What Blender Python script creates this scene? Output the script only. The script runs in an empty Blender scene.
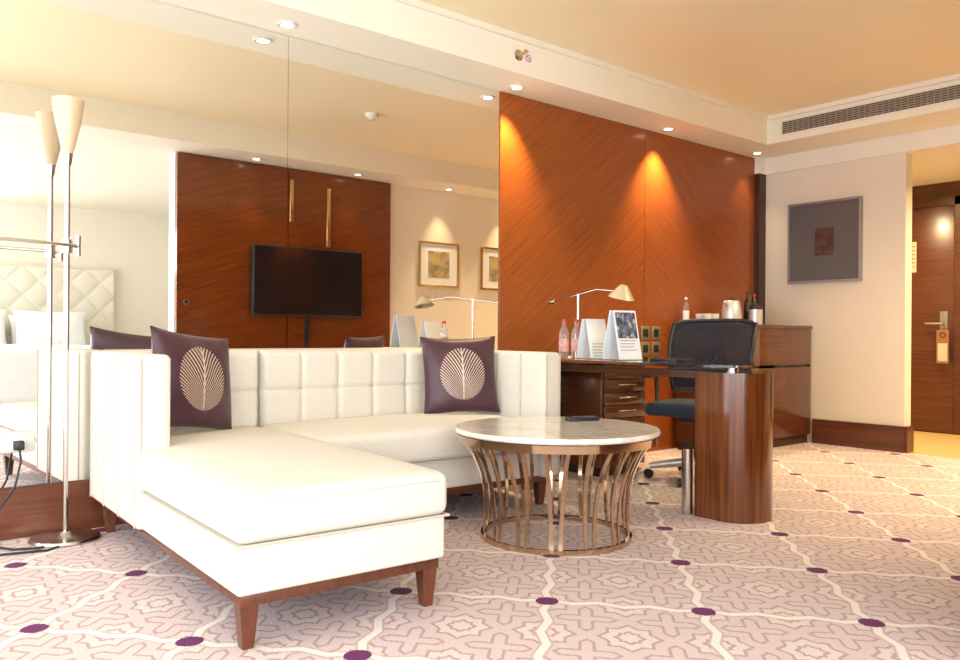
import bpy, bmesh, math, random
from mathutils import Vector, Matrix
random.seed(4)
S = bpy.context.scene
COL = S.collection
try:
    S.view_settings.view_transform = 'Standard'
    S.view_settings.look = 'None'
except Exception: pass
S.view_settings.exposure = 0.09

# ------------------------------------------------------------------ materials
def newmat(name):
    m = bpy.data.materials.new(name); m.use_nodes = True
    nt = m.node_tree
    b = nt.nodes.get('Principled BSDF')
    return m, nt, b
def setc(b, col, rough=0.5, metal=0.0, spec=None, coat=0.0, trans=0.0, sheen=0.0, ior=None):
    b.inputs['Base Color'].default_value = (*col, 1)
    b.inputs['Roughness'].default_value = rough
    b.inputs['Metallic'].default_value = metal
    if spec is not None: b.inputs['Specular IOR Level'].default_value = spec
    b.inputs['Coat Weight'].default_value = coat
    b.inputs['Coat Roughness'].default_value = .12
    b.inputs['Transmission Weight'].default_value = trans
    b.inputs['Sheen Weight'].default_value = sheen
    if ior: b.inputs['IOR'].default_value = ior
def MA(nt, op, a, b=None, c=None, clamp=False):
    n = nt.nodes.new('ShaderNodeMath'); n.operation = op; n.use_clamp = clamp
    for i, v in enumerate((a, b, c)):
        if v is None: continue
        if isinstance(v, (int, float)): n.inputs[i].default_value = v
        else: nt.links.new(v, n.inputs[i])
    return n.outputs[0]
def mixc(nt, f, c1, c2):
    n = nt.nodes.new('ShaderNodeMixRGB')
    for s, v in zip(n.inputs, (f, c1, c2)):
        if isinstance(v, (int, float)): s.default_value = v
        elif isinstance(v, tuple): s.default_value = (*v, 1)
        else: nt.links.new(v, s)
    return n.outputs[0]
def objco(nt):
    return nt.nodes.new('ShaderNodeTexCoord').outputs['Object']
def mapping(nt, co, scale=(1,1,1), rot=(0,0,0), loc=(0,0,0)):
    n = nt.nodes.new('ShaderNodeMapping')
    n.inputs['Scale'].default_value = scale; n.inputs['Rotation'].default_value = rot; n.inputs['Location'].default_value = loc
    nt.links.new(co, n.inputs['Vector']); return n.outputs[0]
def noise(nt, co, scale, detail=3, rough=0.5):
    n = nt.nodes.new('ShaderNodeTexNoise'); n.inputs['Scale'].default_value = scale
    n.inputs['Detail'].default_value = detail; n.inputs['Roughness'].default_value = rough
    nt.links.new(co, n.inputs['Vector']); return n.outputs['Fac']
def bump(nt, b, h, strength=0.3, dist=0.01):
    n = nt.nodes.new('ShaderNodeBump'); n.inputs['Strength'].default_value = strength; n.inputs['Distance'].default_value = dist
    nt.links.new(h, n.inputs['Height']); nt.links.new(n.outputs[0], b.inputs['Normal'])
def plain(name, col, rough=0.5, var=0.04, nscale=6, **k):
    m, nt, b = newmat(name); setc(b, col, rough, **k)
    f = noise(nt, objco(nt), nscale, 2)
    c2 = tuple(max(0, c*(1-var*2)) for c in col); c1 = tuple(min(1, c*(1+var)) for c in col)
    nt.links.new(mixc(nt, f, c1, c2), b.inputs['Base Color'])
    return m
def wood(name, c1, c2, rot=(0,0,0), stretch=(1.2, 1.2, 40), rough=0.3, coat=0.3, sc=1.0, loc=(0,0,0), lo=.36, hi=.62, fw=.7):
    m, nt, b = newmat(name); setc(b, c1, rough, coat=coat)
    co = mapping(nt, objco(nt), rot=rot, loc=loc)
    co2 = mapping(nt, co, scale=stretch)
    f = noise(nt, co2, 1.6*sc, 5, 0.6)
    co3 = mapping(nt, co, scale=(stretch[0]*.6, stretch[1]*.6, stretch[2]*.25) if stretch[2] > stretch[0] else (stretch[0]*.25, stretch[1]*.6, stretch[2]*.6))
    g = noise(nt, co3, 1.1*sc, 2)
    s = MA(nt, 'ADD', MA(nt, 'MULTIPLY', f, fw), MA(nt, 'MULTIPLY', g, 1-fw))
    r = nt.nodes.new('ShaderNodeValToRGB'); nt.links.new(s, r.inputs[0])
    r.color_ramp.elements[0].position = lo; r.color_ramp.elements[0].color = (*c2, 1)
    r.color_ramp.elements[1].position = hi; r.color_ramp.elements[1].color = (*c1, 1)
    nt.links.new(r.outputs[0], b.inputs['Base Color'])
    return m
def fabric(name, col, rough=.9, scale=260, strength=.25, dark=.93):
    m, nt, b = newmat(name); setc(b, col, rough, sheen=.1)
    co = objco(nt)
    f = noise(nt, mapping(nt, co, scale=(1,1,.5)), scale, 2, .6)
    k = MA(nt, 'MULTIPLY', MA(nt, 'SUBTRACT', f, .35), 3.3, clamp=True)
    nt.links.new(mixc(nt, k, col, tuple(c*dark for c in col)), b.inputs['Base Color'])
    bump(nt, b, f, strength, .0015)
    return m

m_wallcream = plain('cream_wall_paint', (.84,.785,.67), .7, var=.01)
m_beige = plain('beige_wallpaper', (.82,.74,.62), .75, var=.015, nscale=90)
m_white = plain('white_paint', (.89,.85,.74), .65, var=.01)
m_ceil = plain('ceiling_paint', (.91,.86,.72), .6, var=.01)
m_ceil2 = plain('ceiling_paint_lamp_glow', (.95,.83,.56), .42, var=.015, nscale=1)  # raised ceiling: warm lamp bounce is put into the base colour
W1, W2 = (.42,.105,.014), (.14,.027,.004)
SD = (2.6, 2.6, 210)
m_woodL = wood('veneer_diagonal', W1, W2, rot=(0, math.radians(38), 0), stretch=SD, coat=.2, lo=.30, hi=.66, rough=.32, fw=.68)
m_woodR = wood('veneer_counter_diagonal', W1, W2, rot=(0, math.radians(-38), 0), loc=(3,0,1), stretch=SD, coat=.2, lo=.30, hi=.66, rough=.32, fw=.68)
m_tvwood = wood('tv_wall_veneer', (.24,.058,.009), (.11,.022,.004), rot=(0,math.radians(18),0), stretch=(3,1,140), rough=.2, coat=.4, lo=.3, hi=.66)
m_woodv = wood('desk_veneer_vertical', (.21,.058,.012), (.07,.017,.005), stretch=(36,36,1), rough=.2, coat=.5)
m_woodh = wood('dark_wood', (.12,.034,.012), (.045,.013,.005), stretch=(1.5,1.5,40), rough=.3)
m_plinth = wood('plinth_wood', (.17,.05,.019), (.085,.023,.009), stretch=(1,1,30), rough=.28)
m_cab = wood('cabinet_veneer', (.125,.036,.011), (.065,.017,.006), stretch=(1.6,1.6,110), rough=.25, coat=.4)
m_doorw = wood('door_veneer', (.13,.032,.008), (.055,.013,.004), rot=(0,0,0), stretch=(2,2,110), rough=.3)
m_leg = wood('sofa_leg_wood', (.14,.036,.013), (.065,.017,.007), stretch=(14,14,1.5), rough=.3)
m_sofa = fabric('ivory_woven_fabric', (.77,.72,.63), scale=260, strength=.4, dark=.86)
m_piping = fabric('ivory_piping', (.56,.50,.41))
m_linen = fabric('white_linen', (.86,.87,.88), scale=60, strength=.1)
m_leather = plain('cream_leather', (.80,.75,.63), .45)
m_chrome = plain('brushed_steel', (.64,.61,.57), .2, metal=1.0)
m_alu = plain('polished_aluminium', (.66,.66,.68), .3, metal=.5)
m_bronze = plain('rose_bronze', (.60,.44,.30), .12, metal=1.0)
m_gold = plain('aged_brass', (.72,.50,.24), .25, metal=1.0)
m_black = plain('black_plastic', (.018,.02,.026), .4)
m_blackm = fabric('black_seat_fabric', (.02,.027,.048), scale=400, strength=.4)
m_mesh = fabric('black_chair_mesh', (.015,.02,.035), scale=300, strength=.5)
m_mesh.node_tree.nodes['Principled BSDF'].inputs['Alpha'].default_value = .88
m_screen = plain('screen_glass', (.01,.012,.015), .08)
m_paleshade = plain('pale_metal_shade', (.72,.62,.44), .35, metal=.4)
m_socket = plain('socket_plastic', (.62,.62,.58), .4)
m_socketb = plain('bronze_socket_plate', (.28,.24,.13), .35, metal=.4)
m_red = plain('red_cap', (.55,.03,.03), .4)
m_paper = plain('white_paper', (.82,.86,.9), .5)
m_greyframe = plain('grey_metal_frame', (.34,.32,.31), .3, metal=.6)
m_dark = plain('shadow_gap_dark', (.05,.018,.01), .4)
m_tile = plain('hall_floor_stone', (.80,.57,.26), .3, nscale=3)
m_tan = plain('tan_card', (.30,.14,.06), .5)
m_ceramic = plain('white_ceramic', (.85,.83,.8), .2)
m_amber = plain('dark_amber_glass', (.05,.015,.008), .08)

m_mirror, nt, b = newmat('mirror_silver'); setc(b, (.93,.93,.90), 0.0, 1.0)
m_glass, nt, b = newmat('tinted_desk_glass'); setc(b, (.66,.84,.80), 0.02, trans=1.0, ior=1.45)
m_clear, nt, b = newmat('clear_plastic'); setc(b, (.95,.97,1), 0.05, trans=.9, ior=1.3)

m_lens, nt, b = newmat('downlight_lens'); setc(b, (1,.95,.85), .4)
b.inputs['Emission Color'].default_value = (1,.9,.68,1); b.inputs['Emission Strength'].default_value = 12
m_shadee, nt, b = newmat('lamp_glass_glow'); setc(b, (.66,.50,.33), .35)
b.inputs['Emission Color'].default_value = (1,.75,.45,1); b.inputs['Emission Strength'].default_value = .06

m_marble, nt, b = newmat('cream_marble'); setc(b, (.8,.7,.55), .14, coat=.3)
co = objco(nt); w = noise(nt, co, 3.0, 6, .65)
v = MA(nt, 'ABSOLUTE', MA(nt, 'SUBTRACT', w, .5))
v = MA(nt, 'MULTIPLY', v, 22, clamp=True)
nt.links.new(mixc(nt, v, (.74,.66,.54), (.90,.85,.76)), b.inputs['Base Color'])

def pillowmat():
    m, nt, b = newmat('plum_satin_embroidered'); setc(b, (.07,.025,.05), .42, sheen=.1)
    co = objco(nt); sp = nt.nodes.new('ShaderNodeSeparateXYZ'); nt.links.new(co, sp.inputs[0])
    x, y, z = sp.outputs
    ax = MA(nt, 'ABSOLUTE', x)
    r = MA(nt, 'SQRT', MA(nt, 'ADD', MA(nt, 'POWER', MA(nt, 'DIVIDE', x, .128), 2), MA(nt, 'POWER', MA(nt, 'DIVIDE', z, .145), 2)))
    ang = MA(nt, 'ARCTAN2', ax, MA(nt, 'ADD', z, .16))
    ww = MA(nt, 'ADD', MA(nt, 'MULTIPLY', ang, 16.0), MA(nt, 'MULTIPLY', MA(nt, 'SUBTRACT', z, MA(nt, 'MULTIPLY', ax, .4)), -38))
    rib = MA(nt, 'GREATER_THAN', MA(nt, 'SINE', MA(nt, 'MULTIPLY', ww, 4.4)), 0.38)
    stem = MA(nt, 'LESS_THAN', ax, .0035)
    pat = MA(nt, 'MAXIMUM', rib, stem)
    lim = MA(nt, 'ADD', .965, MA(nt, 'MULTIPLY', MA(nt, 'SINE', MA(nt, 'MULTIPLY', ww, 4.4)), .04))
    pat = MA(nt, 'MULTIPLY', pat, MA(nt, 'LESS_THAN', r, lim))
    front = MA(nt, 'LESS_THAN', y, .0)
    pat = MA(nt, 'MULTIPLY', pat, front)
    base = mixc(nt, noise(nt, co, 9, 2), (.085,.026,.044), (.04,.012,.02))
    nt.links.new(mixc(nt, pat, base, (.66,.52,.40)), b.inputs['Base Color'])
    bump(nt, b, noise(nt, co, 220, 2), .2, .002)
    return m
m_pillow = pillowmat()

# carpet
m_carpet, nt, b = newmat('patterned_carpet'); setc(b, (.7,.55,.45), .95)
co = objco(nt); sp = nt.nodes.new('ShaderNodeSeparateXYZ'); nt.links.new(co, sp.inputs[0])
x, y, z = sp.outputs
wob = MA(nt, 'MULTIPLY', MA(nt, 'SUBTRACT', noise(nt, co, 90, 1), .5), .009)
x = MA(nt, 'ADD', x, wob); y = MA(nt, 'ADD', y, wob)
j = MA(nt, 'DIVIDE', MA(nt, 'SUBTRACT', 1.995, y), .4035)
i = MA(nt, 'DIVIDE', MA(nt, 'SUBTRACT', MA(nt, 'SUBTRACT', x, 1.97), MA(nt, 'MULTIPLY', j, .335)), .7585)
ij = MA(nt, 'ADD', i, j)
def tri(s, k=1.0, off=0.0):
    return MA(nt, 'PINGPONG', MA(nt, 'ADD', MA(nt, 'MULTIPLY', s, k), off), .5)
zz1 = MA(nt, 'MULTIPLY', MA(nt, 'SUBTRACT', tri(ij, 3.0), .25), .09)
zz2 = MA(nt, 'MULTIPLY', MA(nt, 'SUBTRACT', tri(i, 3.0), .25), .09)
l1 = MA(nt, 'PINGPONG', MA(nt, 'ADD', i, zz1), .5)
l2 = MA(nt, 'PINGPONG', MA(nt, 'ADD', ij, zz2), .5)
lm = MA(nt, 'MINIMUM', l1, l2)
def soft(v, edge, w):
    return MA(nt, 'DIVIDE', MA(nt, 'SUBTRACT', edge+w, v), w, clamp=True)
band = soft(lm, .021, .008)
bandedge = MA(nt, 'LESS_THAN', lm, .040)
A = MA(nt, 'MULTIPLY', tri(i, 2.0, .5), 2); B = MA(nt, 'MULTIPLY', tri(ij, 2.0, .5), 2)
A = MA(nt, 'SUBTRACT', 1.0, A); B = MA(nt, 'SUBTRACT', 1.0, B)
def starf(m, s): return MA(nt, 'MINIMUM', MA(nt, 'DIVIDE', MA(nt, 'MAXIMUM', A, B), m), MA(nt, 'DIVIDE', MA(nt, 'ADD', A, B), s))
def ringl(st, w, s): return soft(MA(nt, 'ABSOLUTE', MA(nt, 'SUBTRACT', st, 1.0)), w, s)
sl = ringl(starf(.50,.74), .062, .03)
sl2 = ringl(starf(.84,1.25), .036, .015)
sl3 = ringl(starf(.22,.34), .14, .06)
lines = MA(nt, 'MAXIMUM', MA(nt, 'MAXIMUM', sl, sl2), sl3)
inner = MA(nt, 'LESS_THAN', starf(.50,.74), 1.0)
fi = MA(nt, 'SUBTRACT', ij, MA(nt, 'ROUND', ij)); fa = MA(nt, 'SUBTRACT', i, MA(nt, 'ROUND', i))
jj = MA(nt, 'SUBTRACT', fi, fa)
dx = MA(nt, 'ADD', MA(nt, 'MULTIPLY', fa, .7585), MA(nt, 'MULTIPLY', jj, .335))
dy = MA(nt, 'MULTIPLY', jj, .4035)
rr = MA(nt, 'SQRT', MA(nt, 'ADD', MA(nt, 'MULTIPLY', dx, dx), MA(nt, 'MULTIPLY', dy, dy)))
dot = MA(nt, 'LESS_THAN', rr, .040)
tuft = noise(nt, co, 120, 2)
base = mixc(nt, tuft, (.71,.595,.58), (.58,.465,.465))
base2 = mixc(nt, tuft, (.76,.66,.62), (.64,.54,.52))
base = mixc(nt, inner, base, base2)
c = mixc(nt, lines, base, (.47,.325,.335))
c = mixc(nt, bandedge, c, (.55,.42,.42))
c = mixc(nt, band, c, (.82,.76,.71))
c = mixc(nt, dot, c, (.14,.022,.11))
nt.links.new(c, b.inputs['Base Color'])
bump(nt, b, tuft, .5, .006)

def artmat(name, c1, c2, c3, sc=6):
    m, nt, b = newmat(name); setc(b, c1, .5)
    f = noise(nt, objco(nt), sc, 4); g = noise(nt, mapping(nt, objco(nt), loc=(4,4,4)), sc*1.6, 3)
    c = mixc(nt, MA(nt, 'MULTIPLY', MA(nt, 'SUBTRACT', f, .42), 6, clamp=True), c1, c2)
    c = mixc(nt, MA(nt, 'MULTIPLY', MA(nt, 'SUBTRACT', g, .52), 8, clamp=True), c, c3)
    nt.links.new(c, b.inputs['Base Color']); return m
m_art = artmat('abstract_print', (.45,.38,.2), (.25,.2,.15), (.5,.35,.12), 9)
m_art2 = artmat('brochure_photo', (.03,.04,.08), (.12,.15,.22), (.5,.5,.52), 22)
m_artred = artmat('small_red_print', (.10,.045,.03), (.07,.028,.02), (.14,.07,.04), 12)

# ------------------------------------------------------------------ helpers
def finish(bm, name, mat, parent=None, loc=(0,0,0), rot=(0,0,0), smooth=False, label=None, kind=None, ang=35):
    me = bpy.data.meshes.new(name)
    bmesh.ops.recalc_face_normals(bm, faces=bm.faces[:])
    bm.to_mesh(me); bm.free()
    me.materials.append(mat)
    if smooth:
        me.polygons.foreach_set('use_smooth', [True]*len(me.polygons))
        try: me.set_sharp_from_angle(angle=math.radians(ang))
        except Exception: pass
    o = bpy.data.objects.new(name, me); COL.objects.link(o)
    o.location = loc; o.rotation_euler = rot
    if parent: o.parent = parent
    if label: o['label'] = label
    if kind: o['kind'] = kind
    return o
def thing(name, loc, label, cat, rotz=0, group=None):
    e = bpy.data.objects.new(name, None); COL.objects.link(e)
    e.location = loc; e.rotation_euler = (0,0,rotz); e.empty_display_size = .1
    e['label'] = label; e['category'] = cat
    if group: e['group'] = group
    return e
def tag(o, label, cat, group=None):
    o['label'] = label; o['category'] = cat
    if group: o['group'] = group
    return o
def box(name, x0, x1, y0, y1, z0, z1, mat, parent=None, bev=0, seg=2, kind=None, label=None, rot=(0,0,0), off=None):
    if off: x0-=off[0]; x1-=off[0]; y0-=off[1]; y1-=off[1]; z0-=off[2]; z1-=off[2]
    c = Vector(((x0+x1)/2, (y0+y1)/2, (z0+z1)/2))
    bm = bmesh.new(); bmesh.ops.create_cube(bm, size=1)
    for v in bm.verts: v.co = Vector((v.co.x*abs(x1-x0), v.co.y*abs(y1-y0), v.co.z*abs(z1-z0)))
    if bev: bmesh.ops.bevel(bm, geom=bm.edges[:], offset=bev, segments=seg, affect='EDGES', profile=.5)
    return finish(bm, name, mat, parent, c, rot, smooth=bool(bev), label=label, kind=kind, ang=50)
def lathe(name, prof, mat, parent=None, loc=(0,0,0), n=32, rot=(0,0,0), sx=1, sy=1, label=None, closed=False):
    bm = bmesh.new(); rings = []
    for r, z in prof:
        if r < 1e-5: rings.append([bm.verts.new((0,0,z))])
        else: rings.append([bm.verts.new((r*sx*math.cos(2*math.pi*k/n), r*sy*math.sin(2*math.pi*k/n), z)) for k in range(n)])
    seq = list(zip(rings[:-1], rings[1:]))
    if closed: seq.append((rings[-1], rings[0]))
    for a, c in seq:
        for k in range(n):
            k2 = (k+1) % n
            if len(a) == 1 and len(c) == 1: continue
            if len(a) == 1: bm.faces.new((a[0], c[k], c[k2]))
            elif len(c) == 1: bm.faces.new((a[k], a[k2], c[0]))
            else: bm.faces.new((a[k], a[k2], c[k2], c[k]))
    if not closed:
        for rg in (rings[0], rings[-1]):
            if len(rg) > 1: bm.faces.new(rg)
    return finish(bm, name, mat, parent, loc, rot, smooth=True, label=label)
def tube(name, pts, r, mat, parent=None, n=10, label=None, radii=None, loc=None):
    pts = [Vector(p) for p in pts]
    org = Vector(loc) if loc else Vector((0,0,0))
    bm = bmesh.new(); rings = []
    t0 = (pts[1]-pts[0]).normalized()
    up = Vector((0,0,1)) if abs(t0.z) < .9 else Vector((1,0,0))
    nrm = t0.cross(up).normalized()
    for k, p in enumerate(pts):
        if k == 0: t = pts[1]-pts[0]
        elif k == len(pts)-1: t = pts[-1]-pts[-2]
        else: t = (pts[k+1]-pts[k]).normalized()+(pts[k]-pts[k-1]).normalized()
        t.normalize()
        nrm = (nrm - t*nrm.dot(t)).normalized(); bi = t.cross(nrm)
        rr = radii[k] if radii else r
        rings.append([bm.verts.new(p-org+(nrm*math.cos(2*math.pi*q/n)+bi*math.sin(2*math.pi*q/n))*rr) for q in range(n)])
    for a, c in zip(rings[:-1], rings[1:]):
        for k in range(n): bm.faces.new((a[k], a[(k+1)%n], c[(k+1)%n], c[k]))
    bm.faces.new(rings[0]); bm.faces.new(rings[-1])
    return finish(bm, name, mat, parent, org, smooth=True, label=label, ang=60)
def slab(name, w, h, t, mat, parent, loc, rot=(0,0,0), nx=4, nz=3, puff=.025, gu=64, gv=40, style='grid', label=None):
    bm = bmesh.new(); F = []
    for b_ in range(gv+1):
        row = []
        for a_ in range(gu+1):
            u, v = a_/gu, b_/gv
            if style == 'grid':
                su, sv = abs(math.sin(math.pi*u*nx)), abs(math.sin(math.pi*v*nz))
                dip = (1-su)**3*(1-sv)**3
                s = .58+.42*min(1,(su*2.6))**.6*min(1,(sv*2.6))**.6 - .55*dip
            else:
                p, q = u*nx+v*nz, u*nx-v*nz
                s = (abs(math.sin(math.pi*p/1))*abs(math.sin(math.pi*q/1)))**.35
            e = min(1, min(u, 1-u)*w/.03, min(v, 1-v)*h/.03); e = math.sqrt(max(0, 1-(1-e)**2))
            row.append(bm.verts.new(((u-.5)*w, -t/2-puff*s*e+(1-e)*min(t*.4,.02), (v-.5)*h)))
        F.append(row)
    for b_ in range(gv):
        for a_ in range(gu): bm.faces.new((F[b_][a_], F[b_][a_+1], F[b_+1][a_+1], F[b_+1][a_]))
    ring = F[0][:] + [F[k][gu] for k in range(1, gv+1)] + F[gv][:-1][::-1] + [F[k][0] for k in range(gv-1, 0, -1)]
    back = [bm.verts.new((v.co.x, t/2, v.co.z)) for v in ring]
    n = len(ring)
    for k in range(n): bm.faces.new((ring[k], back[k], back[(k+1)%n], ring[(k+1)%n]))
    bm.faces.new(back)
    return finish(bm, name, mat, parent, loc, rot, smooth=True, label=label, ang=70)
def softbox(name, x0,x1,y0,y1,z0,z1, mat, parent, r=.035, crown=.015, off=(0,0,0), label=None):
    x0-=off[0];x1-=off[0];y0-=off[1];y1-=off[1];z0-=off[2];z1-=off[2]
    cx, cy, cz = (x0+x1)/2, (y0+y1)/2, (z0+z1)/2
    w, d, h = x1-x0, y1-y0, z1-z0
    bm = bmesh.new(); bmesh.ops.create_cube(bm, size=1)
    for v in bm.verts: v.co = Vector((v.co.x*w, v.co.y*d, v.co.z*h))
    bmesh.ops.bevel(bm, geom=bm.edges[:], offset=r, segments=4, affect='EDGES', profile=.5)
    bmesh.ops.subdivide_edges(bm, edges=[e for e in bm.edges if e.calc_length() > .15], cuts=10, use_grid_fill=True)
    for v in bm.verts:
        if v.co.z > 0:
            u, q = v.co.x/(w/2), v.co.y/(d/2)
            v.co.z += crown*max(0,(1-u*u))**.5*max(0,(1-q*q))**.5
    return finish(bm, name, mat, parent, (cx, cy, cz), smooth=True, label=label, ang=60)
def make_pillow(name, w, h, t, mat, loc, nrm, tilt, label, roll=0, n=26, group=None, cat='cushion'):
    bm = bmesh.new(); sides = []
    for sgn in (-1, 1):
        G = []
        for b_ in range(n+1):
            row = []
            for a_ in range(n+1):
                u, v = 2*a_/n-1, 2*b_/n-1
                th = t/2*max(0,(1-u*u))**.45*max(0,(1-v*v))**.45
                xx = w/2*u*(1-.07*(1-v*v)); zz = h/2*v*(1-.07*(1-u*u))
                wr = .004*math.sin(9*u+5*v)*(1-u*u)*(1-v*v)
                row.append((xx, sgn*(th+wr), zz))
            G.append(row)
        sides.append(G)
    vs = {}
    def gv(s, a_, b_):
        edge = a_ in (0, n) or b_ in (0, n)
        key = (0 if edge else s, a_, b_)
        if key not in vs: vs[key] = bm.verts.new(sides[s][b_][a_])
        return vs[key]
    for s in (0, 1):
        for b_ in range(n):
            for a_ in range(n):
                try: bm.faces.new((gv(s,a_,b_), gv(s,a_+1,b_), gv(s,a_+1,b_+1), gv(s,a_,b_+1)))
                except ValueError: pass
    th = math.atan2(nrm[0], -nrm[1])
    o = finish(bm, name, mat, None, loc, smooth=True, ang=80)
    o.rotation_euler = (Matrix.Rotation(th,4,'Z') @ Matrix.Rotation(tilt,4,'X') @ Matrix.Rotation(roll,4,'Y')).to_euler()
    tag(o, label, cat, group); return o

K = 'structure'
H1, H2 = 2.555, 2.79
YB, XE, YT = 4.10, 6.75, 0.79
XW, YK = -1.9, -3.4
# ------------------------------------------------------------------ shell
def fl(name, x0,x1,y0,y1,z0,z1,mat):
    bm = bmesh.new(); bmesh.ops.create_cube(bm, size=1)
    for v in bm.verts: v.co = Vector((x0+(v.co.x+.5)*(x1-x0), y0+(v.co.y+.5)*(y1-y0), z0+(v.co.z+.5)*(z1-z0)))
    return finish(bm, name, mat, kind=K)
fl('floor', XW-.1, XE, YK-.1, YB+.1, -.1, 0, m_carpet)
fl('floor', XE, 8.6, YT-.1, YB+.1, -.1, 0, m_tile)
fl('wall_back', XW-.1, 8.6, YB, YB+.1, 0, H2, m_wallcream)
fl('wall_end', XE, XE+.12, 2.79, YB, 0, H2, m_beige)
fl('wall_end', XE, XE+.12, YT, 2.79, 2.41, H2, m_white)
fl('wall_television', 2.53, 8.6, YT-.15, YT, 0, H2, m_wallcream)
fl('wall_hall', 8.45, 8.57, YT, YB, 0, H2, m_cab)
fl('wall_bedroom', 1.1, 4.4, YK-.1, YK, 0, H2, m_wallcream)
fl('wall_bedroom', XW-.1, 1.1, YK-.1, YK, 0, .3, m_wallcream)
fl('wall_bedroom', XW-.1, 1.1, YK-.1, YK, 2.4, H2, m_wallcream)
fl('wall_bedroom', XW-.1, XW+.2, YK-.1, YK, .3, 2.4, m_wallcream)
fl('wall_bedroom_side', 4.3, 4.4, YK, YT-.15, 0, H2, m_wallcream)
fl('wall_window', XW-.1, XW, YK, YK+.5, 0, H2, m_wallcream)
fl('wall_window', XW-.1, XW, 3.7, YB, 0, H2, m_wallcream)
fl('wall_window', XW-.1, XW, YK+.5, 3.7, 2.4, H2, m_wallcream)
fl('wall_window', XW-.1, XW, YK+.5, 3.7, 0, .25, m_wallcream)
for k in range(4):
    yy = YK+.5+ (3.7-YK-.5)*k/3
    fl('window_1', XW-.08, XW-.02, yy-.03, yy+.03, .25, 2.4, m_chrome)
for k in range(3):
    xx = XW+.2+(1.1-XW-.2)*k/2
    fl('added_fill_window', xx-.03, xx+.03, YK-.08, YK-.02, .3, 2.4, m_chrome)  # invented window frame, added to house the fill light behind the camera
# ceilings
fl('ceiling', XW-.1, XE, YK-.1, YB+.1, H2, H2+.1, m_ceil2)
fl('ceiling', XW, XE, 3.72, YB, H1, H2, m_ceil)
fl('ceiling', 6.25, XE, 1.25, 3.72, H1, H2, m_ceil)
fl('ceiling', 2.52, XE, YT, 1.25, H1, H2, m_ceil)
fl('ceiling', XW, 2.52, YK, 1.25, H1, H2, m_ceil)
fl('ceiling', 2.52, 4.3, YK, YT-.15, H1, H2, m_ceil)
fl('ceiling', XE, 8.6, YT-.1, YB+.1, 2.43, 2.53, m_ceil)
fl('trim_1', 0, 6.25, 3.695, 3.72, H2-.035, H2, m_white)
fl('trim_2', 6.225, 6.25, 1.25, 3.695, H2-.035, H2, m_white)
fl('trim_3', XE-.02, XE, YT, YB-.08, 2.41, H1, m_white)
fl('trim_3', 6.64, XE, YB-.08, YB, 2.41, H1, m_white)
fl('baseboard_end', XE-.025, XE, 2.79, 3.55, 0, .21, m_plinth)
fl('baseboard_end', XE, XE+.12, 2.765, 2.79, 0, .21, m_plinth)
fl('baseboard_back', XW, 3.55, YB-.035, YB, 0, .229, m_plinth)
fl('baseboard_television', 4.85, XE, YT, YT+.02, 0, .2, m_plinth)
g = .002
for k,(x0,x1,mt) in enumerate(((3.55,5.07,m_woodL),(5.07,6.64,m_woodR))):
    fl('trim_4', x0+g, x1-g, YB-.03, YB-.001, .001, H1-.001, mt)
fl('trim_5', 3.55, 6.62, YB-.018, YB-.0005, 0, H1, m_dark)
fl('trim_6', 6.64, XE, YB-.08, YB, 0, 2.41, m_dark)
for x0,x1,lb in ((-.3,2.0095,'tall frameless mirror sheet above the wooden plinth beside the floor lamp'),(2.0115,3.548,'tall frameless mirror sheet behind the ivory sofa')):
    o = box('wall_mirror', x0, x1, YB-.022, YB-.002, .231, H1-.002, m_mirror)
    tag(o, lb, 'mirror', 'mirror sheets of the mirrored wall')
def spot(loc, tgt, energy, size, col=(1,.74,.40), blend=.9, rad=.02):
    l = bpy.data.lights.new('downlight_or_fill_lamp', 'SPOT'); l.energy = energy; l.spot_size = math.radians(size); l.spot_blend = blend
    l.color = col; l.shadow_soft_size = rad
    o = bpy.data.objects.new('downlight_or_fill_lamp', l); COL.objects.link(o); o.location = loc
    o.rotation_euler = (Vector(tgt)-Vector(loc)).to_track_quat('-Z','Y').to_euler(); return o
def downlight(x, y, z=H1, energy=45, tgt=None, size=75, col=(1,.74,.40)):
    e = thing('downlight', (x,y,z), 'small round recessed white downlight, lit warm, set in the ceiling soffit', 'ceiling light', group='recessed downlights')
    lathe('trim_ring', [(.032,-.001),(.05,-.001),(.052,-.006),(.048,-.010),(.034,-.010),(.032,-.005)], m_ceramic, e, n=28, closed=True)
    lathe('lens', [(0,-.003),(.031,-.003),(.031,-.001),(0,-.001)], m_lens, e, n=28)
    spot((x,y,z-.022), tgt or (x,y,0), energy, size, col)
for x in (.32, 1.93, 3.57, 5.18):
    downlight(x, 3.93, energy=150 if x > 3 else 18, tgt=(x, 4.14, 0.2), size=80)
downlight(6.45, 3.93, energy=14, tgt=(6.45,4.05,0))
for x in (5.5, 6.42):
    downlight(x, .98, energy=34, tgt=(x,.82,0), size=64)
    spot((x-.03,1.0,H1-.022), (x,2.4,.1), 175, 104, (1,.78,.46))  # second wide spot added at the fixture to brighten carpet and end wall
for x in (3.2, 4.3): downlight(x, 1.02, energy=12, tgt=(x,.92,0), size=60)
spot((4.3,1.04,H1-.022), (4.8,2.4,.1), 105, 98, (1,.79,.48))  # added wide fill spot, aimed out across the room
downlight(7.5, 3.2, 2.43, energy=125, tgt=(7.9,3.2,0), size=150)
downlight(7.3, 2.2, 2.43, energy=90, tgt=(7.4,2.2,0), size=150)

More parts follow.
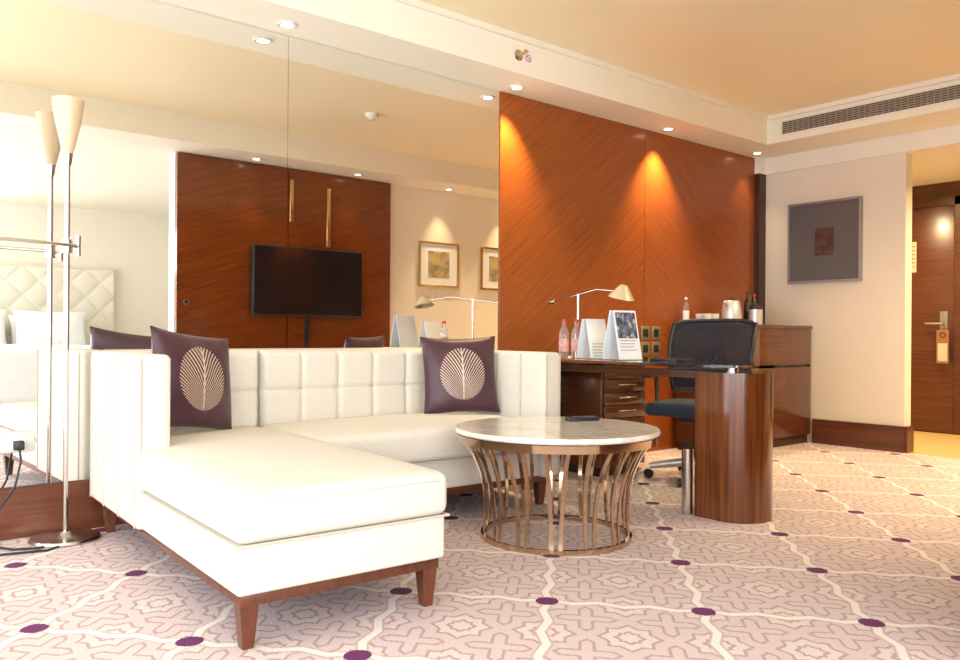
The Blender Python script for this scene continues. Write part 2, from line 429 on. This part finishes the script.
e = thing('air_vent', (6.248, 2.75, 2.665), 'long white linear air conditioning grille in the ceiling step', 'air vent')
y0, y1 = -1.0, .82
box('grille_frame', -.012, 0, y0, y1, .05, .062, m_white, e); box('grille_frame', -.012, 0, y0, y1, -.062, -.05, m_white, e)
box('grille_frame', -.012, 0, y0-.012, y0, -.062, .062, m_white, e); box('grille_frame', -.012, 0, y1, y1+.012, -.062, .062, m_white, e)
box('duct_back', -.002, .0, y0, y1, -.05, .05, m_dark, e)
bm = bmesh.new()
for k in range(5):
    zc = -.036+.018*k
    bmesh.ops.create_cube(bm, size=1, matrix=Matrix.Translation((-.008, (y0+y1)/2, zc)) @ Matrix.Rotation(.5,4,'Y') @ Matrix.Diagonal((.012, y1-y0, .004,1)))
for k in range(1,40):
    yy = y0+(y1-y0)*k/40
    bmesh.ops.create_cube(bm, size=1, matrix=Matrix.Translation((-.007, yy, 0)) @ Matrix.Diagonal((.006, .004, .1,1)))
finish(bm, 'louvre_slats', plain('grey_slats', (.45,.40,.32), .5), e)

e = thing('sidewall_sprinkler', (3.39, 3.72, 2.667), 'brass sidewall fire sprinkler head with round escutcheon', 'sprinkler')
lathe('escutcheon', [(0,0),(.035,0),(.035,.004),(.02,.012),(0,.012)], m_chrome, e, rot=(math.pi/2,0,0))
tube('nozzle', [(0,-.01,0),(0,-.05,0)], .008, m_gold, e)
tube('frame_arm', [(-.012,-.03,0),(-.014,-.05,0),(0,-.065,0),(.014,-.05,0),(.012,-.03,0)], .003, m_gold, e)
box('deflector', -.016,.016,-.072,-.066,-.002,.014, m_gold, e)
e = thing('warning_sticker', (3.475, 3.7195, 2.665), 'small round white sticker with a red prohibition ring', 'sign')
lathe('disc', [(0,0),(.03,0),(.03,.001),(0,.001)], m_paper, e, rot=(math.pi/2,0,0))
lathe('red_ring', [(.018,.001),(.023,.001),(.023,.0018),(.018,.0018)], m_red, e, rot=(math.pi/2,0,0), closed=True)
box('red_bar', -.018,.018,-.0018,-.001,-.003,.003, m_red, e, rot=(0,.78,0))
e = thing('smoke_detector', (3.66,2.3,H2), 'small round white smoke detector fixed to the ceiling', 'smoke detector')
lathe('housing', [(0,0),(.055,0),(.055,-.02),(.045,-.032),(.03,-.036),(.03,-.05),(0,-.052)], m_ceramic, e)

# ------------------------------------------------------------------ TV wall (seen in mirror)
YP = YT+.05
for x0,x1 in ((2.53,3.62),(3.62,4.82)):
    fl('trim_7', x0+.003, x1-.003, YT, YP, 0, H1-.01, m_tvwood)
e = thing('television', (3.82, YP, 1.43), 'black flat screen television mounted on the veneer wall', 'television')
box('bezel', -.60,.60,.04,.085,-.34,.34, m_black, e, bev=.006)
box('screen', -.585,.585,.085,.088,-.32,.325, m_screen, e)
box('wall_bracket', -.2,.2,0,.04,-.15,.15, m_black, e)
box('stand_bar', -.02,.02,0,.02,-1.0,-.34, m_black, e)
for x,z0,z1 in ((3.65,2.02,2.44),(4.06,1.8,2.40)):
    o = box('bronze_strip', x-.02,x+.02,YP,YP+.015,z0,z1,m_gold,bev=.003)
    tag(o,'vertical brushed gold strip on the veneer television wall','wall strip','gold strips')
e = thing('finger_pull', (2.62, YP, 1.2), 'round recessed chrome door pull in the veneer panel', 'door pull')
lathe('rim', [(.02,0),(.03,0),(.03,.006),(.02,.006)], m_chrome, e, rot=(-math.pi/2,0,0), closed=True)
lathe('cup', [(0,.001),(.02,.001),(.02,.002),(0,.002)], m_black, e, rot=(-math.pi/2,0,0))
for k,xc in enumerate((5.50, 6.40)):
    e = thing('framed_picture', (xc, YT, 1.715), 'abstract ochre print with white mat in a thin gold frame', 'picture', group='framed prints')
    w, h = .28, .255
    box('frame_rail', -w,w,0,.025,h-.022,h, m_gold, e); box('frame_rail', -w,w,0,.025,-h,-h+.022, m_gold, e)
    box('frame_stile', -w,-w+.022,0,.025,-h+.022,h-.022, m_gold, e); box('frame_stile', w-.022,w,0,.025,-h+.022,h-.022, m_gold, e)
    box('mat_board', -w+.02,w-.02,.002,.012,-h+.02,h-.02, m_paper, e)
    box('print', -.15,.15,.012,.014,-.15,.15, m_art, e)

# bedroom
e = thing('bed', (1.85, -2.2, 0), 'large bed with white duvet and tall cream tufted headboard', 'bed')
box('bed_base', -.95,.95,-1.05,.95,.08,.36, m_woodh, e, bev=.01)
softbox('mattress', -.95,.95,-1.05,.95,.36,.62, m_linen, e, r=.05)
softbox('duvet', -1.0,1.0,-.45,1.0,.16,.74, m_linen, e, r=.06, crown=.04)
slab('headboard', 2.56, 1.12, .10, m_leather, e, (0.02,-1.14,1.2), rot=(0,0,math.pi), nx=7, nz=3, puff=.022, gu=140, gv=60, style='diamond')
box('headboard_frame', -1.3,1.34,-1.199,-1.16,0,1.80, m_leather, e)
for xo in (-.8,.85):
    for yo in (-.9,.8): box('leg', xo-.03,xo+.03,yo-.03,yo+.03,0,.08, m_woodh, e)
for k,(px,py,pz) in enumerate(((1.4,-3.08,.87),(2.28,-3.08,.87),(1.4,-2.80,.93),(2.28,-2.80,.93))):
    make_pillow('pillow', .82,.54,.2, m_linen, (px,py,pz), (0,1), -.3, 'plump white pillow leaning against the tufted headboard', group='white bed pillows', cat='pillow')

# ------------------------------------------------------------------ hall door
XD = 8.45
e = thing('door_1', (XD, 3.48, 0), 'dark veneered entrance door with lever handle', 'door'); e['kind']=K
box('leaf', -.04,0,-.45,.45,.01,2.2, m_doorw, e, bev=.003)
box('casing', -.05,0,-.53,-.455,0,2.28, m_woodh, e); box('casing', -.05,0,.455,.53,0,2.28, m_woodh, e); box('casing', -.05,0,-.53,.53,2.2,2.28, m_woodh, e)
box('lock_plate', -.052,-.04,-.40,-.33,.98,1.18, m_greyframe, e, bev=.006)
tube('lever_handle', [(-.05,-.365,1.06),(-.10,-.365,1.06),(-.105,-.30,1.06),(-.105,-.22,1.06)], .012, m_greyframe, e)
e = thing('door_hanger', (XD-.05,3.10,1.0), 'brown and cream hanging card on the door handle', 'door sign')
m_note = plain('cream_card', (.62,.54,.42), .5)
box('card', -.062,-.058,-.055,.055,-.32,.0, m_tan, e); box('card_panel', -.064,-.062,-.042,.042,-.30,-.13, m_note, e)
lathe('hole_ring', [(.018,0),(.028,0),(.028,.002),(.018,.002)], m_dark, e, loc=(-.062,0,-.05), rot=(0,-math.pi/2,0), closed=True)
e = thing('evacuation_notice', (XD-.042,3.42,1.72), 'small cream framed notice fixed to the door', 'notice')
box('notice_sheet', -.004,0,-.05,.05,-.15,.15, m_note, e)
for k in range(6): box('text_line', -.005,-.004,-.035,.035-.01*(k%3),.1-.04*k,.108-.04*k, m_woodh, e)

e = thing('framed_picture', (XE, 3.457, 1.748), 'square brushed grey metal frame holding a small red print', 'picture')
w, h = .327,.353
box('frame_rail', -.035,0,-w,w,h-.02,h, m_greyframe, e); box('frame_rail', -.035,0,-w,w,-h,-h+.02, m_greyframe, e)
box('frame_stile', -.035,0,-w,-w+.02,-h+.02,h-.02, m_greyframe, e); box('frame_stile', -.035,0,w-.02,w,-h+.02,h-.02, m_greyframe, e)
box('mat_board', -.012,-.002,-w+.02,w-.02,-h+.02,h-.02, plain('grey_mat', (.125,.12,.12), .3), e)
box('print', -.015,-.012,-.085,.085,-.12,.12, m_artred, e)

# ------------------------------------------------------------------ sofa
so = (.94, 2.2, 0)
e = thing('sectional_sofa', so, 'ivory fabric L-shaped sectional sofa with chaise, tufted back and wooden legs', 'sofa', rotz=math.radians(-2.3))
def sb(n_, *a, mat=m_sofa, r=.02, crown=0, label=None): return softbox(n_, *a, mat, e, r=r, crown=crown, off=so, label=label)
YS = 4.02
sb('chaise_base', .94,1.66,2.2,YS-.01,.165,.31, r=.012)
sb('seat_base', 1.66,3.08,3.2,YS-.01,.165,.31, r=.012)
box('wood_rail', .955,1.645,2.215,YS-.02,.13,.166, m_leg, e, off=so, bev=.004, label='dark wood rail')
box('wood_rail', 1.645,3.07,3.22,YS-.02,.13,.166, m_leg, e, off=so, bev=.004, label='dark wood rail')
sb('chaise_cushion', .93,1.67,2.185,YS-.16,.312,.455, r=.035, crown=.03)
sb('seat_cushion', 1.672,2.975,3.15,YS-.16,.312,.46, r=.035, crown=.03)
sb('backrest_frame', .925,3.09,YS-.09,YS,.16,.835, r=.02)
sb('arm', .922,1.05,3.2,YS-.01,.16,.835, r=.022)
sb('arm', 2.97,3.092,3.16,YS-.01,.16,.83, r=.022)
yb = YS-.12
slab('back_cushion', .62,.40,.07, m_sofa, e, (1.365-so[0],yb-so[1],.635), nx=3, nz=2, puff=.03, gu=72, gv=48)
slab('back_cushion', 1.275,.40,.07, m_sofa, e, (2.325-so[0],yb-so[1],.635), nx=6, nz=2, puff=.03, gu=144, gv=48)
for nx_, x0, wd in ((3,1.055,.62),(6,1.6875,1.275)):
    for q in range(1,nx_):
        lathe('button', [(0,-.006),(.008,-.005),(.011,0),(0,.001)], m_piping, e, loc=(x0+wd*q/nx_-so[0], yb-.040-so[1], .635), n=12, rot=(-math.pi/2,0,0))
for (x,y) in ((.985,2.25),(1.615,2.25),(1.0,3.95),(3.03,3.95),(3.03,3.26),(1.72,3.26)):
    bm = bmesh.new(); bmesh.ops.create_cube(bm, size=1)
    for v in bm.verts:
        s = .058 if v.co.z > 0 else .036
        v.co = Vector((v.co.x*s, v.co.y*s, v.co.z*.135))
    bmesh.ops.bevel(bm, geom=bm.edges[:], offset=.003, segments=1, affect='EDGES')
    finish(bm, 'leg', m_leg, e, (x-so[0], y-so[1], .0675), label='tapered dark wood leg')
def piping(pts, r=.0045): tube('piping', [(p[0]-so[0],p[1]-so[1],p[2]) for p in pts], r, m_piping, e, n=6)
for y in (3.22, 3.47, 3.72, 3.97): piping([(.921,y,.17),(.921,y,.82)])
piping([(.935,3.198,.46),(.935,3.198,.82)]); piping([(1.04,3.198,.46),(1.04,3.198,.82)])
piping([(2.985,3.158,.46),(2.985,3.158,.815)]); piping([(3.08,3.158,.2),(3.08,3.158,.815)])
piping([(.934,2.192,.311),(1.668,2.192,.311),(1.668,3.15,.311),(1.69,3.152,.311),(2.97,3.152,.311)])
piping([(.933,2.192,.311),(.930,3.2,.311)])
piping([(.934,3.19,.425),(.934,2.23,.425),(.945,2.20,.428),(.975,2.189,.43),(1.625,2.189,.43),(1.655,2.20,.428),(1.667,2.23,.425),(1.667,3.14,.425)], .0035)
for y in (3.35,3.55,3.75): piping([(2.967,y,.47),(2.967,y,.82)])

make_pillow('throw_pillow', .45,.45,.15, m_pillow, (1.33,3.62,.705), (.38,-.92), -.20, 'plum satin throw pillow with gold leaf embroidery on the chaise', roll=.13, group='plum throw pillows')
make_pillow('throw_pillow', .44,.44,.14, m_pillow, (2.81,3.55,.695), (-.40,-.91), -.18, 'plum satin throw pillow with gold leaf embroidery beside the sofa arm', roll=-.02, group='plum throw pillows')

# ------------------------------------------------------------------ coffee table
tc = (2.64, 2.62, 0)
e = thing('coffee_table', tc, 'round marble-topped coffee table with flared bronze strap base', 'coffee table')
lathe('marble_top', [(0,.475),(.40,.475),(.46,.478),(.468,.485),(.468,.495),(.462,.502),(0,.502)], m_marble, e, n=72)
lathe('top_ring', [(.41,.44),(.455,.44),(.458,.474),(.41,.474)], m_bronze, e, n=72, closed=True)
lathe('bottom_ring', [(.325,.0),(.345,.0),(.345,.022),(.325,.022)], m_bronze, e, n=72, closed=True)
prof = [(.0,.335),(.06,.328),(.14,.325),(.22,.332),(.30,.35),(.38,.385),(.445,.43)]
pp = []
for k in range(25):
    zz = .445*k/24
    for (z0_,r0_),(z1_,r1_) in zip(prof[:-1],prof[1:]):
        if z0_ <= zz <= z1_+1e-6:
            f = (zz-z0_)/(z1_-z0_); pp.append((zz, r0_+(r1_-r0_)*f)); break
NS = 28
for s in range(NS):
    a0 = 2*math.pi*s/NS; tw = .10*(1 if s%2 else -1)
    bm = bmesh.new(); rings = []
    for zz, r in pp:
        a = a0+tw*(1-zz/.445)*.6
        c_, s_ = math.cos(a), math.sin(a)
        ring = []
        for (dr, dt) in ((-.0035,-.009),(.0035,-.009),(.0035,.009),(-.0035,.009)):
            ring.append(bm.verts.new(((r+dr)*c_-dt*s_, (r+dr)*s_+dt*c_, zz)))
        rings.append(ring)
    for a_, b_ in zip(rings[:-1], rings[1:]):
        for k in range(4): bm.faces.new((a_[k], a_[(k+1)%4], b_[(k+1)%4], b_[k]))
    bm.faces.new(rings[0]); bm.faces.new(rings[-1])
    finish(bm, 'strap', m_bronze, e, smooth=True, ang=40)
e = thing('remote_control', (2.92,2.72,.502), 'black television remote control lying on the marble table', 'remote control', rotz=math.radians(70))
box('body', -.024,.024,-.085,.085,0,.02, m_black, e, bev=.006)
for a_ in range(3):
    for b_ in range(6): box('button', -.016+.012*a_,-.008+.012*a_,-.06+.02*b_,-.05+.02*b_,.02,.0225, m_greyframe, e)

# ------------------------------------------------------------------ desk
ZD = .785
do = (3.85, 3.1, 0)
e = thing('desk', do, 'glass-topped writing desk with curved veneer pillar leg and drawer pedestal', 'desk')
def roundrect(x0,x1,y0,y1,r,n=8,corners=(1,1,1,1)):
    pts = []
    for (cx,cy,a0,on) in ((x1-r,y1-r,0,corners[0]),(x0+r,y1-r,90,corners[1]),(x0+r,y0+r,180,corners[2]),(x1-r,y0+r,270,corners[3])):
        if on:
            for k in range(n+1):
                a = math.radians(a0+90*k/n); pts.append((cx+r*math.cos(a), cy+r*math.sin(a)))
        else:
            sx = 1 if a0 in (0,270) else -1; sy = 1 if a0 in (0,90) else -1
            pts.append((cx+sx*r, cy+sy*r))
    return pts
def prism(name, pts, z0, z1, mat, parent, bev=0, off=(0,0), label=None):
    bm = bmesh.new()
    a = [bm.verts.new((p[0]-off[0],p[1]-off[1],z0)) for p in pts]; c = [bm.verts.new((p[0]-off[0],p[1]-off[1],z1)) for p in pts]
    n = len(pts)
    bm.faces.new(a[::-1]); bm.faces.new(c)
    for k in range(n): bm.faces.new((a[k],a[(k+1)%n],c[(k+1)%n],c[k]))
    return finish(bm, name, mat, parent, smooth=True, ang=30, label=label)
prism('glass_top', roundrect(3.3,4.10,2.06,4.05,.28,14,(0,0,1,1)), ZD-.014, ZD, m_glass, e, off=do, label='clear glass top with greenish edge')
pts = []
cx, cy, rad = 3.66, 2.33, .17
for k in range(33):
    a = math.radians(180+180*k/32 - 10); pts.append((cx+rad*math.cos(a), cy+rad*1.0*math.sin(a)))
pts += [(cx+rad*math.cos(math.radians(-10)), cy+.12),(cx-rad, cy+.14)]
prism('pillar_leg', pts, 0, ZD-.045, m_woodv, e, off=do, label='tall curved veneer pillar leg')
lathe('standoff', [(0,0),(.03,0),(.03,.03),(0,.03)], m_chrome, e, loc=(3.66-do[0],2.36-do[1],ZD-.045), n=24)
tube('steel_tube', [(3.50-do[0],2.52-do[1],0),(3.50-do[0],2.52-do[1],.34)], .03, m_chrome, e, n=20)
box('beam', 3.60,3.66,2.45,3.98,ZD-.085,ZD-.045, m_woodh, e, off=do)
px0,px1,py0,py1 = 3.93,4.38,3.50,4.04
box('pedestal_body', px0,px1,py0,py1,.06,ZD-.045, m_cab, e, off=do, bev=.004)
box('pedestal_plinth', px0+.03,px1-.03,py0+.03,py1,0,.06, m_dark, e, off=do)
box('pedestal_top', 3.45,px1+.01,py0-.02,py1,ZD-.045,ZD-.018, m_woodh, e, off=do, bev=.003)
box('modesty_panel', 3.45,3.93,4.0,4.04,.3,ZD-.045, m_cab, e, off=do)
for k in range(5):
    z1 = ZD-.07-.085*k if k < 4 else ZD-.07-.34; z0 = z1-.078 if k < 4 else .09
    d = box('drawer', px0+.02,px1-.02,py0-.016,py0,z0,z1, m_cab, e, off=do, bev=.003)
    tube('handle', [(-.08,-.012,(.5)*(z1-z0)-.03),(-.078,-.03,(.5)*(z1-z0)-.03),(.078,-.03,(.5)*(z1-z0)-.03),(.08,-.012,(.5)*(z1-z0)-.03)], .004, m_chrome, d, n=8)

e = thing('desk_lamp', (3.763,3.548,ZD), 'silver swing-arm desk lamp with pale cone shade', 'desk lamp')
lathe('base', [(0,0),(.075,0),(.075,.008),(.06,.016),(.012,.02),(0,.02)], m_chrome, e)
tube('pole', [(0,0,.015),(0,0,.40)], .007, m_chrome, e)
tube('arm', [(.06,.30,.36),(0,0,.395),(-.05,-.2,.42),(-.10,-.40,.40)], .0055, m_chrome, e)
lathe('counterweight', [(0,-.03),(.014,-.028),(.016,0),(.014,.028),(0,.03)], m_chrome, e, loc=(.06,.30,.36), rot=(1.45,0,0), n=16)
lathe('lamp_shade', [(.012,.045),(.022,.042),(.045,.012),(.078,-.035),(.074,-.035),(.04,.008),(.012,.035)], m_paleshade, e, loc=(-.115,-.46,.39), rot=(.25,0,0), closed=True)
tube('shade_neck', [(-.10,-.40,.40),(-.112,-.45,.43)], .006, m_chrome, e)

def bottle(loc, hgt, r, label, body, cap, group=None, band=None):
    e = thing('bottle', loc, label, 'bottle', group=group)
    lathe('body', [(0,0),(r*.9,0),(r,.006),(r,hgt*.6),(r*.9,hgt*.7),(r*.4,hgt*.84),(r*.4,hgt*.92),(0,hgt*.92)], body, e, n=20)
    lathe('cap', [(0,hgt*.92),(r*.48,hgt*.92),(r*.48,hgt),(0,hgt)], cap, e, n=16)
    if band: lathe('paper_label', [(r*1.04,hgt*.16),(r*1.04,hgt*.5),(r*1.01,hgt*.5),(r*1.01,hgt*.16)], band, e, n=20, closed=True)
m_lab = plain('red_and_white_label', (.80,.42,.38), .5, var=.3, nscale=30)
bottle((3.555,3.47,ZD), .235,.03,'clear plastic water bottle with red cap standing on the glass desk',m_clear,m_red,'water bottles on the desk',m_lab)
bottle((3.60,3.41,ZD), .235,.03,'clear plastic water bottle with red cap standing on the glass desk',m_clear,m_red,'water bottles on the desk',m_lab)
def leaflet(loc, rz, w, h, lab, pic):
    e = thing('leaflet_stand', loc, lab, 'leaflet', rotz=rz)
    o = box('front_sheet', -w/2,w/2,-.002,.002,0,h, m_paper, e); o.rotation_euler = (-.2,0,0); o.location = (0,0,h/2*.98+.004)
    o2 = box('back_sheet', -w/2,w/2,-.002,.002,0,h, m_paper, e); o2.rotation_euler = (.2,0,0); o2.location = (0,.08,h/2*.98+.004)
    box('base_plate', -w/2,w/2,-.04,.12,0.001,.004, m_clear, e)
    if pic: box('picture_area', -w/2+.012,w/2-.012,-.004,-.002,-.02,h/2-.012, m_art2, o)
    for k in range(6 if not pic else 4): box('text_line', -w/2+.02,w/2-.03-.012*(k%3),-.0035,-.002,-.035-.018*k,-.031-.018*k, m_greyframe, o)
leaflet((3.585,3.22,ZD), math.radians(-5), .15,.235,'white folded leaflet card on the glass desk', False)
leaflet((3.53,2.95,ZD), math.radians(-5), .175,.28,'white leaflet stand with a dark photograph on the desk', True)
o = box('notepad', 3.62,3.80,2.68,2.86,ZD,ZD+.012, m_black, bev=.002); tag(o,'black leather notepad on the glass desk','notepad')

for k,(x,z) in enumerate(((5.08,.945),(5.215,.945),(5.08,.82),(5.215,.82))):
    e = thing('wall_socket', (x,YB-.03,z), 'bronze square power socket plate on the veneer panel', 'wall socket', group='bronze socket plates')
    box('plate', -.055,.055,-.008,0,-.055,.055, m_socketb, e, bev=.003)
    box('insert', -.03,.03,-.010,-.008,-.03,.03, m_black, e)
e = thing('wall_socket', (.71,YB-.022,.43), 'grey-white double power socket box beside the mirror', 'wall socket')
box('plate', -.07,.07,-.03,0,-.045,.045, m_socket, e, bev=.006)
box('insert', -.03,.03,-.033,-.03,-.03,.03, m_white, e, bev=.003)
e = thing('power_cord', (.71,YB-.07,.0), 'black power cord with plug running down to the floor lamp', 'power cord')
box('plug', -.02,.02,-.03,.015,.40,.44, m_black, e, bev=.005)
tube('cable', [(0,-.02,.41),(0,-.06,.36),(-.02,-.05,.25),(-.08,-.02,.14),(-.12,-.04,.04),(-.10,-.10,.008),(-.05,-.18,.006),(.04,-.22,.006),(.10,-.2,.006),(.15,-.22,.006),(.06,-.28,.006),(-.1,-.24,.006),(-.3,-.22,.006)], .005, m_black, e, n=8)

# ------------------------------------------------------------------ minibar cabinet
co_ = (6.08,3.82,0)
e = thing('minibar_cabinet', co_, 'tall dark veneered minibar cabinet with two doors against the wall', 'cabinet')
X0,X1,Y0,Y1 = 5.42,XE-.03,3.56,YB-.085
box('plinth', X0+.02,X1,Y0+.03,Y1,0,.07, m_dark, e, off=co_)
box('body', X0,X1,Y0+.018,Y1,.07,.99, m_cab, e, off=co_)
box('counter_top', X0-.01,X1,Y0-.01,Y1,.99,1.02, m_woodh, e, off=co_, bev=.003)
for a_,b_ in ((X0+.004,5.90-.001),(5.90+.001,X1-.004)):
    d = box('door', a_,b_,Y0,Y0+.018,.08,.985, m_cab, e, off=co_, bev=.001)
zt = 1.02
e = thing('serving_tray', (5.595,3.83,zt), 'dark wooden serving tray on the minibar cabinet', 'tray')
box('tray_base', -.17,.17,-.13,.13,0,.008, m_woodh, e)
for a_ in ((-.17,.17,-.13,-.12),(-.17,.17,.12,.13),(-.17,-.16,-.12,.12),(.16,.17,-.12,.12)): box('tray_rim', *a_, .008,.035, m_woodh, e)
for k,(x,y) in enumerate(((5.52,3.80),(5.61,3.79),(5.56,3.89),(5.68,3.86))):
    e = thing('cup', (x,y,zt+.009), 'small white ceramic coffee cup on the tray', 'cup', group='coffee cups on the tray')
    lathe('bowl', [(0,0),(.022,0),(.034,.03),(.038,.075),(.035,.075),(.03,.03),(.0,.008)], m_ceramic, e, n=24)
    tube('handle', [(.033,0,.06),(.052,0,.055),(.052,0,.03),(.031,0,.022)], .004, m_ceramic, e, n=8)
e = thing('kettle', (5.90,3.82,zt), 'brushed steel and white electric kettle on the cabinet', 'kettle')
lathe('body', [(0,0),(.085,0),(.085,.02),(.078,.12),(.066,.19),(.06,.2),(0,.205)], m_alu, e)
lathe('lid_knob', [(0,.2),(.02,.2),(.022,.215),(0,.22)], m_black, e, n=16)
tube('handle', [(.055,0,.19),(.12,0,.18),(.125,0,.08),(.08,0,.04)], .011, m_black, e)
tube('spout', [(-.06,0,.16),(-.095,0,.19)], .016, m_alu, e)
e = thing('ice_bucket', (6.10,3.72,zt), 'steel cylindrical canister with black lid on the cabinet', 'ice bucket')
lathe('body', [(0,0),(.055,0),(.055,.13),(0,.13)], m_alu, e); lathe('lid', [(0,.13),(.057,.13),(.057,.15),(.02,.165),(0,.17)], m_black, e)
bottle((5.50,3.985,zt), .22,.025,'clear water bottle with white label behind the tray',m_clear,m_ceramic,None,m_paper)
bottle((6.18,3.84,zt), .29,.036,'tall dark wine bottle on the cabinet',m_amber,m_black)
bottle((6.28,3.85,zt), .27,.036,'tall dark spirit bottle with red cap on the cabinet',m_amber,m_red)

# ------------------------------------------------------------------ office chair
e = thing('office_chair', (4.38,3.08,0), 'black mesh swivel office chair with chrome star base', 'office chair')
e.rotation_euler = (0,0,math.atan2(-.96, .28))
for k in range(5):
    a = 2*math.pi*k/5-.30
    c_, s_ = math.cos(a), math.sin(a)
    tube('base_arm', [(.02*c_,.02*s_,.12),(.16*c_,.16*s_,.10),(.30*c_,.30*s_,.078)], .02, m_alu, e, radii=[.03,.026,.02])
    lathe('caster', [(0,-.022),(.024,-.022),(.028,-.016),(.028,.016),(.024,.022),(0,.022)], m_black, e, loc=(.305*c_,.305*s_,.028), rot=(math.pi/2,0,a+.6), n=20)
tube('gas_column', [(0,0,.08),(0,0,.28),(0,0,.40)], .025, m_black, e, radii=[.03,.028,.016])
box('mechanism', -.09,.09,-.1,.14,.37,.42, m_black, e, bev=.01)
softbox('seat', -.25,.25,-.29,.22,.42,.50, m_blackm, e, r=.035, crown=.012)
bm = bmesh.new(); N=16; G=[]
def backpt(u, v):
    ww = .25+.03*min(1,v*1.6)
    zc = .56+.47*v
    if v > .8: zc -= .03*(abs(u)**5)*(v-.8)/.2
    return (u*ww, .29-.06*u*u-.05*math.sin(math.pi*v)+.09*v, zc)
for b_ in range(N+1):
    G.append([bm.verts.new(backpt(2*a_/N-1, b_/N)) for a_ in range(N+1)])
for b_ in range(N):
    for a_ in range(N): bm.faces.new((G[b_][a_],G[b_][a_+1],G[b_+1][a_+1],G[b_+1][a_]))
outline=[G[0][a].co.copy() for a in range(N+1)]+[G[b][N].co.copy() for b in range(1,N+1)]+[G[N][a].co.copy() for a in range(N-1,-1,-1)]+[G[b][0].co.copy() for b in range(N-1,0,-1)]
finish(bm,'backrest',m_mesh,e,smooth=True)
outline.append(outline[0]); outline.append(outline[1])
tube('back_frame', outline, .014, m_black, e, n=8)
tube('back_support', [(0,.13,.41),(0,.29,.42),(0,.35,.55),(0,.33,.8)], .022, m_black, e)
for zz in (.66,.71):
    tube('lumbar_bar', [backpt(-.95,(zz-.56)/.5),backpt(-.5,(zz-.56)/.5),backpt(0,(zz-.56)/.5),backpt(.5,(zz-.56)/.5),backpt(.95,(zz-.56)/.5)], .012, m_black, e, n=8)
for s in (-1,1):
    tube('armrest_post', [(s*.2,.05,.41),(s*.29,.05,.44),(s*.30,.05,.65)], .014, m_black, e)
    box('armrest_pad', s*.30-.035,s*.30+.035,-.14,.14,.65,.68, m_black, e, bev=.012)

# ------------------------------------------------------------------ floor lamp
e = thing('floor_lamp', (.875,3.915,0), 'tall steel torchiere floor lamp with cone shade and reading arm', 'floor lamp')
lathe('base', [(0,0),(.14,0),(.145,.008),(.14,.018),(.04,.026),(.02,.04),(0,.04)], m_chrome, e, n=48)
tube('pole', [(0,0,.03),(0,0,1.72)], .0105, m_chrome, e, n=14)
lathe('shade', [(.0,1.70),(.018,1.70),(.028,1.74),(.055,1.86),(.066,1.95),(.062,1.95),(.05,1.86),(.02,1.745),(0,1.74)], m_shadee, e, n=36)
lathe('shade_holder', [(0,1.66),(.014,1.66),(.022,1.72),(.0,1.74)], m_chrome, e, n=24)
lathe('joint', [(0,-.03),(.022,-.03),(.022,.03),(0,.03)], m_chrome, e, loc=(.0,-.0,1.30), n=20)
tube('reading_arm', [(.05,-.0,1.30),(0,-.02,1.305),(-.25,-.04,1.31),(-.34,-.05,1.30)], .008, m_chrome, e)
tube('switch_pin', [(.045,0,1.26),(.045,0,1.35)], .01, m_chrome, e)
lathe('reading_head', [(0,.03),(.02,.028),(.026,0),(.045,-.03),(.04,-.03),(.0,-.005)], m_chrome, e, loc=(-.37,-.05,1.30), rot=(0,-.6,0), n=24)

# ------------------------------------------------------------------ lights
def area(name, loc, rot, sx, sy, en, col):
    l = bpy.data.lights.new(name,'AREA'); l.shape='RECTANGLE'; l.size=sx; l.size_y=sy; l.energy=en; l.color=col
    o = bpy.data.objects.new(name,l); COL.objects.link(o); o.location=loc; o.rotation_euler=rot; return o
area('window_daylight', (XW-.15, .4, 1.35), (0,-math.pi/2,0), 2.1, 6.4, 180, (.89,.94,1.0))
area('added_rear_fill_light', (-.3, YK-.15, 1.35), (math.pi/2,0,0), 2.6, 2.0, 240, (.89,.94,1.0))  # cool fill added behind the camera, outside the invented bedroom window
W = bpy.data.worlds.new('daylight_sky'); S.world = W; W.use_nodes = True
bg = W.node_tree.nodes['Background']; bg.inputs[0].default_value=(.85,.92,1,1); bg.inputs[1].default_value=1.5

# ------------------------------------------------------------------ camera
cd = bpy.data.cameras.new('camera'); cam = bpy.data.objects.new('camera', cd); COL.objects.link(cam)
cd.sensor_width = 36; cd.lens = 806/960*36; cd.shift_y = 5/960; cd.clip_start=.02
yaw = -math.atan2(.6394,.7688)
M = Matrix.Translation((0,0,.92)) @ Matrix.Rotation(yaw,4,'Z') @ Matrix.Rotation(math.pi/2,4,'X') @ Matrix.Rotation(math.radians(.4),4,'Z')
cam.matrix_world = M
S.camera = cam
